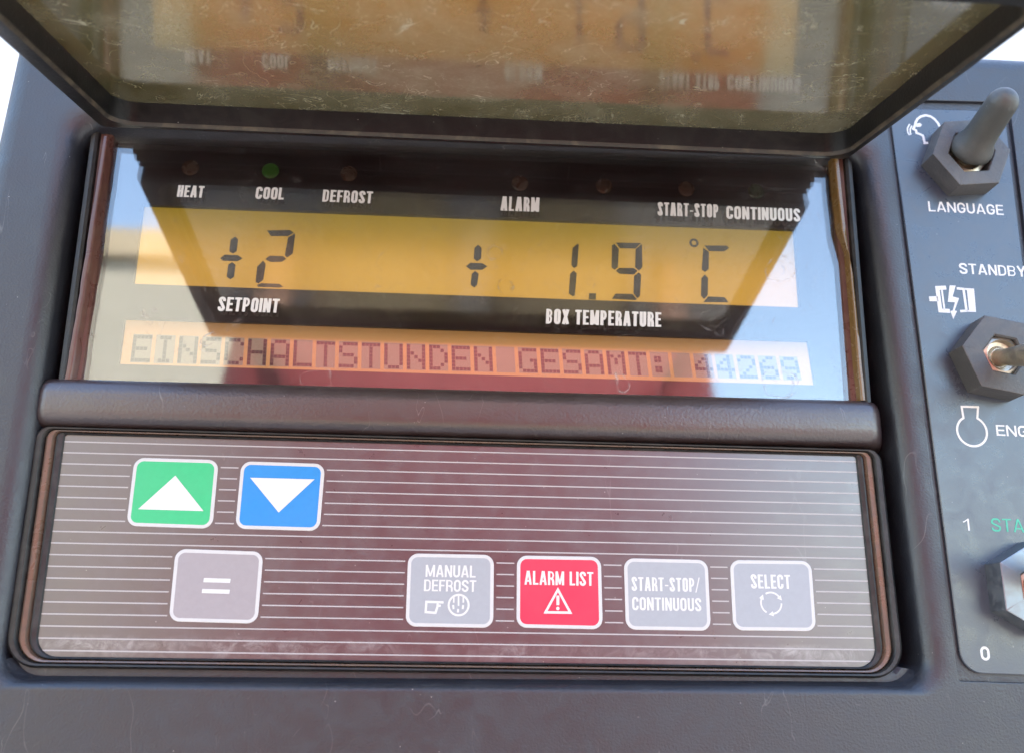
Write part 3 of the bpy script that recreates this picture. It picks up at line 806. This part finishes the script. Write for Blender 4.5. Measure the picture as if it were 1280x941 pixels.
for s in ([(1137, 122), (1152, 135), (1150, 180), (1133, 193), (1118, 180), (1122, 135)], [(1085, 213), (1105, 198), (1155, 200), (1177, 213), (1155, 228), (1105, 228)], [(1125, 232), (1140, 245), (1133, 292), (1120, 303), (1105, 290), (1110, 245)]):
    rd.poly(z2(s), WS)
for s in ([(175, 150), (207, 122), (215, 130), (205, 260), (185, 275), (167, 255)], [(182, 288), (202, 305), (190, 440), (178, 448), (152, 430), (160, 310)], [(277, 427), (321, 428), (319, 468), (275, 466)],
          [(442, 116), (598, 119), (564, 153), (466, 151)], [(434, 124), (461, 155), (455, 268), (435, 284), (415, 270), (418, 132)], [(603, 124), (606, 268), (584, 290), (560, 268), (564, 156)],
          [(462, 272), (554, 273), (576, 291), (554, 313), (466, 309), (441, 291)], [(582, 300), (598, 314), (592, 442), (576, 460), (550, 430), (554, 322)], [(440, 430), (545, 432), (573, 465), (560, 471), (416, 463)],
          [(986, 134), (1125, 135), (1140, 150), (1107, 171), (1016, 169)], [(980, 148), (1015, 173), (1014, 280), (990, 298), (970, 282)], [(990, 312), (1010, 335), (1008, 440), (985, 465), (965, 442), (968, 335)], [(1010, 447), (1112, 452), (1136, 484), (980, 483)]):
    rd.poly(z1(s), WS)
c = z1([(923, 118)])[0]
rd.stroke([c + Vector((math.cos(t), math.sin(t))) * .88 for t in [2 * math.pi * k / 28 for k in range(28)]], .58, WS, closed=True)
flat_up(rd.build('temperature_readout', M['black'], display, normals=False))

# dot-matrix row
b = MB(); b.poly(inset(lo_q, -.6), WO - .85, 0)
WT = WO - .80
FONT = {'E': '1F 10 10 1E 10 10 1F', 'I': '0E 04 04 04 04 04 0E', 'N': '11 11 19 15 13 11 11', 'S': '0F 10 10 0E 01 01 1E', 'C': '0E 11 10 10 10 11 0E',
 'H': '11 11 11 1F 11 11 11', 'A': '0E 11 11 11 1F 11 11', 'L': '10 10 10 10 10 10 1F', 'T': '1F 04 04 04 04 04 04', 'U': '11 11 11 11 11 11 0E', 'D': '1C 12 11 11 11 12 1C',
 'G': '0F 10 10 13 11 11 0F', 'M': '11 1B 15 15 11 11 11', ':': '00 0C 0C 00 0C 0C 00', '4': '02 06 0A 12 1F 02 02', '2': '0E 11 01 02 04 08 1F', '6': '06 08 10 1E 11 11 0E', '9': '0E 11 11 0F 01 02 0C', ' ': '00 00 00 00 00 00 00'}
TXT = 'EINSCHALTSTUNDEN GESAMT: 44269'
tl, tr, brr, bl = P(167.0, 417.6, WT), P(1000.5, 446.3, WT), P(1006.5, 475.5, WT), P(162.5, 453.2, WT)
def cellpt(s, t): return (tl.lerp(tr, s)).lerp(bl.lerp(brr, s), t)
n = len(TXT); cb_ = MB(); pbx = MB()
for i, ch in enumerate(TXT):
    s0, s1 = i / n, (i + .84) / n
    cb_.poly([cellpt(s0, 0), cellpt(s1, 0), cellpt(s1, 1), cellpt(s0, 1)], WT)
    rows = [int(x, 16) for x in FONT[ch].split()]
    for r_ in range(7):
        for c_ in range(5):
            if rows[r_] >> (4 - c_) & 1:
                a0 = s0 + (s1 - s0) * (c_ + .06) / 5; a1 = s0 + (s1 - s0) * (c_ + .95) / 5
                t0, t1 = (r_ + .04) / 7.4 + .03, (r_ + .95) / 7.4 + .03
                pbx.poly([cellpt(a0, t0), cellpt(a1, t0), cellpt(a1, t1), cellpt(a0, t1)], WT + .03)
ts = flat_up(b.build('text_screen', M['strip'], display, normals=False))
flat_up(cb_.build('character_cells', M['cell'], display, normals=False))
flat_up(pbx.build('character_row', M['pixel'], display, normals=False))

WD = -6.17          # printed on the face of the window
for s, a, b_, c_ in (('HEAT', (220.8, 246.4), (253.8, 247.6), (221.5, 231.8)), ('COOL', (318.8, 248.7), (354.4, 250), (319.3, 234)), ('DEFROST', (402.5, 252.4), (465, 254.8), (403.3, 237.4)),
        ('ALARM', (625.6, 263.6), (673.7, 265.3), (626, 245.8)), ('START-STOP', (822, 269.6), (898.2, 272.4), (822.5, 253.2)), ('CONTINUOUS', (908, 273.7), (1000.5, 277.2), (908.5, 258)),
        ('SETPOINT', (271.6, 388.8), (347.8, 391.2), (272.5, 371.4)), ('BOX TEMPERATURE', (682.3, 404.8), (826.5, 409), (682.8, 386.4))):
    mb = MB(); text_into(mb, s, a, b_, c_, WD, .20, gap=.085, lean=.04); flat_up(mb.build('legend', M['white'], display, normals=False))
for (x, y), mt in (((238, 210), 'ledo'), ((338, 214), 'ledg'), ((436, 217.5), 'ledo'), ((650, 229.5), 'ledo'), ((755, 233), 'ledo'), ((858, 236.5), 'ledo'), ((945, 239.5), 'ledd')):
    c = P(x, y, WO); mb = MB()
    ringp = lambda r: [c + Vector((math.cos(2 * math.pi * k / 24), math.sin(2 * math.pi * k / 24))) * r for k in range(24)]
    mb.loft([(ringp(2.1), WO - .05), (ringp(2.0), WO + .12), (ringp(1.5), WO + .3), (ringp(.7), WO + .4)], cap1=True)
    mb.build('indicator_lamp', M[mt], display, smooth=60)
# window
WW = -6.2
win_q = Q([(132, 150), (1040, 170), (1066, 503), (100, 478)], WW)
mb = MB(); wl = rq(win_q, 1.2)
mb.loft([(wl, WW - 1.4), (wl, WW)], cap0=True, cap1=True)
mb.build('window_pane', M['window'], display)
# bezel lips left, right, top of the window
bz_q = Q([(119, 118), (1062, 150), (1092, 514), (69, 487)], -3.6)
BD = (.6, 1.0, .3, 1.05)
zo = lambda d, r: rq(insetn(bz_q, [d * k for k in BD]), r)
mb = MB()
mb.loft([(zo(-.3, 2.2), -17), (zo(0, 2), -4.4), (zo(.4, 1.9), -3.7), (zo(1.3, 1.7), -3.5), (zo(1.9, 1.6), -3.9), (zo(2.1, 1.6), -4.8), (zo(2.7, 1.5), -5.0), (zo(4.2, 1.3), -5.6), (zo(4.5, 1.2), -6.2), (zo(4.5, 1.2), -8.8)], mis=[0, 0, 0, 0, 0, 1, 1, 1, 1])
mb.build('display_bezel', [M['rubber'], M['bezel']], panel, smooth=35)

# ---- lid: frame hinged above the display, standing out towards the viewer, with a worn smoked pane
WH = 9.5
dl = to_panel(-Vector(((590 - CX) / F, (556 - CY) / F, 1))); dl.x = 0; dl.normalize()
cl_ = Vector((0, -dl.z, dl.y));
if cl_.y > 0: cl_ = -cl_
h0 = P(600, 146, WH); H0 = Vector((0, h0.y, WH))
def Lp(px, py, c=0.0):
    """pixel -> (a, b) on the lid plane shifted by c mm towards the display side"""
    d = to_panel(Vector(((px - CX) / F, (py - CY) / F, 1)))
    o = H0 + cl_ * c; t = (o - CAM).dot(cl_) / d.dot(cl_); q = CAM + d * t - o
    return Vector((q.x, q.dot(dl)))
lid_tf = lambda p: Vector((p.x, 0, 0)) + H0 + dl * p.y + cl_ * p.z
pa = [Lp(145, 122), Lp(1050, 170)]; pc = [Lp(40, 20), Lp(1230, 20)]
oa = [Lp(60, 103, 5.5), Lp(0, 50, 5.5), Lp(1166, 121, 5.5), Lp(1280, 42, 5.5), Lp(600, 181, 5.5)]


LEN = 73.0
aL, aR = (pa[0].x + pc[0].x) / 2, (pa[1].x + pc[1].x) / 2
oL, oR = (oa[0].x + oa[1].x) / 2, (oa[2].x + oa[3].x) / 2
bH = oa[4].y
pane_q = [Vector((aL, LEN)), Vector((aR, LEN)), Vector((aR, 0)), Vector((aL, 0))]
out_q = [Vector((oL, LEN + 6)), Vector((oR, LEN + 6)), Vector((oR, bH)), Vector((oL, bH))]
lb = MB(lid_tf)
D = 5.5
lb.loft([(rq(pane_q, 5), -.6), (rq(pane_q, 5), 1.0), (rq(inset(pane_q, -.3), 5.2), D - .8), (rq(inset(pane_q, -.8), 5.6), D),
         (rq(inset(out_q, .9), 1.2), D), (rq(inset(out_q, .25), 1.6), D - .3), (rq(out_q, 1.8), D - 1.0), (rq(out_q, 1.8), -2.0), (rq(inset(out_q, .4), 1.5), -2.8), (rq(inset(pane_q, -1), 5.8), -3.0), (rq(pane_q, 5), -.6)],
        mis=[0, 0, 1, 0, 0, 0, 0, 0, 0, 0])
lid = lb.build('lid', [M['lidframe'], M['edge']], panel, smooth=35)
lid['label'] = 'raised black lid with a scratched smoked pane, hinged above the display'
lb = MB(lid_tf); pp = rq(inset(pane_q, -.15), 5.1)
lb.loft([(pp, -.5), (pp, .3)], cap0=True, cap1=True)
lb.build('lid_pane', M['lidpane'], lid)
# hinge barrel along the back edge of the lid and its leaf on the moulded face
ring0 = H0 + dl * (bH - 2.4) - cl_ * 0.2
hb2 = MB(); rh = 2.3
for a0, a1 in ((oL + .2, -22.2), (-22, 26), (26.2, oR - .2)):
    A_ = [hb2.v((a0, ring0.y + rh * math.cos(t), ring0.z + rh * math.sin(t))) for t in [2 * math.pi * k / 20 for k in range(20)]]
    B_ = [hb2.v((a1, ring0.y + rh * math.cos(t), ring0.z + rh * math.sin(t))) for t in [2 * math.pi * k / 20 for k in range(20)]]
    hb2.bridge(A_, B_); hb2.face(A_[::-1]); hb2.face(B_)
bt = ring0.y + rh
lf = [Vector((oL + 6, 0)), Vector((oR - 6, 0))]
vs = [hb2.v((x, y, z)) for x in (oL - 5.5, oR + 5.0) for y, z in ((bt - 1.4, ring0.z), (bt - .1, ring0.z), (bt - .1, -1.5), (bt - 1.4, -1.5))]  # leaf widened past the lid to block sky from the window's reflection
hb2.bridge(vs[:4], vs[4:]); hb2.face(vs[:4]); hb2.face(vs[4:])
hb2.build('hinge', M['lidframe'], panel, smooth=40)

def bead(outer, inner, w0, w1, name, mat):
    A_ = Q(outer, w1); B_ = Q(inner, w1); n_ = len(A_); b = MB(); rows = []
    for i in range(n_):
        m_ = A_[i].lerp(B_[i], .5)
        rows.append([b.v((p.x, p.y, w)) for p, w in ((A_[i], w0), (A_[i].lerp(m_, .25), w1 - .15), (m_, w1), (B_[i].lerp(m_, .25), w1 - .2), (B_[i], w0))])
    for i in range(n_ - 1):
        for j in range(4): b.face((rows[i][j], rows[i][j + 1], rows[i + 1][j + 1], rows[i + 1][j]))
    return b.build(name, M[mat], panel, smooth=70)
def wob(pts, k, sd):
    r = random.Random(sd); out = []
    for i in range(len(pts) - 1):
        for t in range(6):
            a, b = pts[i], pts[i + 1]; out.append((a[0] + (b[0] - a[0]) * t / 6 + r.uniform(-k, k), a[1] + (b[1] - a[1]) * t / 6))
    out.append(pts[-1]); return out
bead(wob([(1049, 196), (1060, 300), (1068, 350), (1077, 440), (1083, 500)], .2, 1), wob([(1040, 196), (1049, 280), (1059, 312), (1069, 440), (1075, 500)], .3, 2), -6, -3.2, 'glue_bead', 'glue')
bead(wob([(129, 170), (108, 300), (92, 400), (79, 474)], .6, 3), wob([(138, 170), (119, 300), (103, 400), (91, 474)], 1.0, 4), -6, -3.2, 'glue_bead', 'bezel')
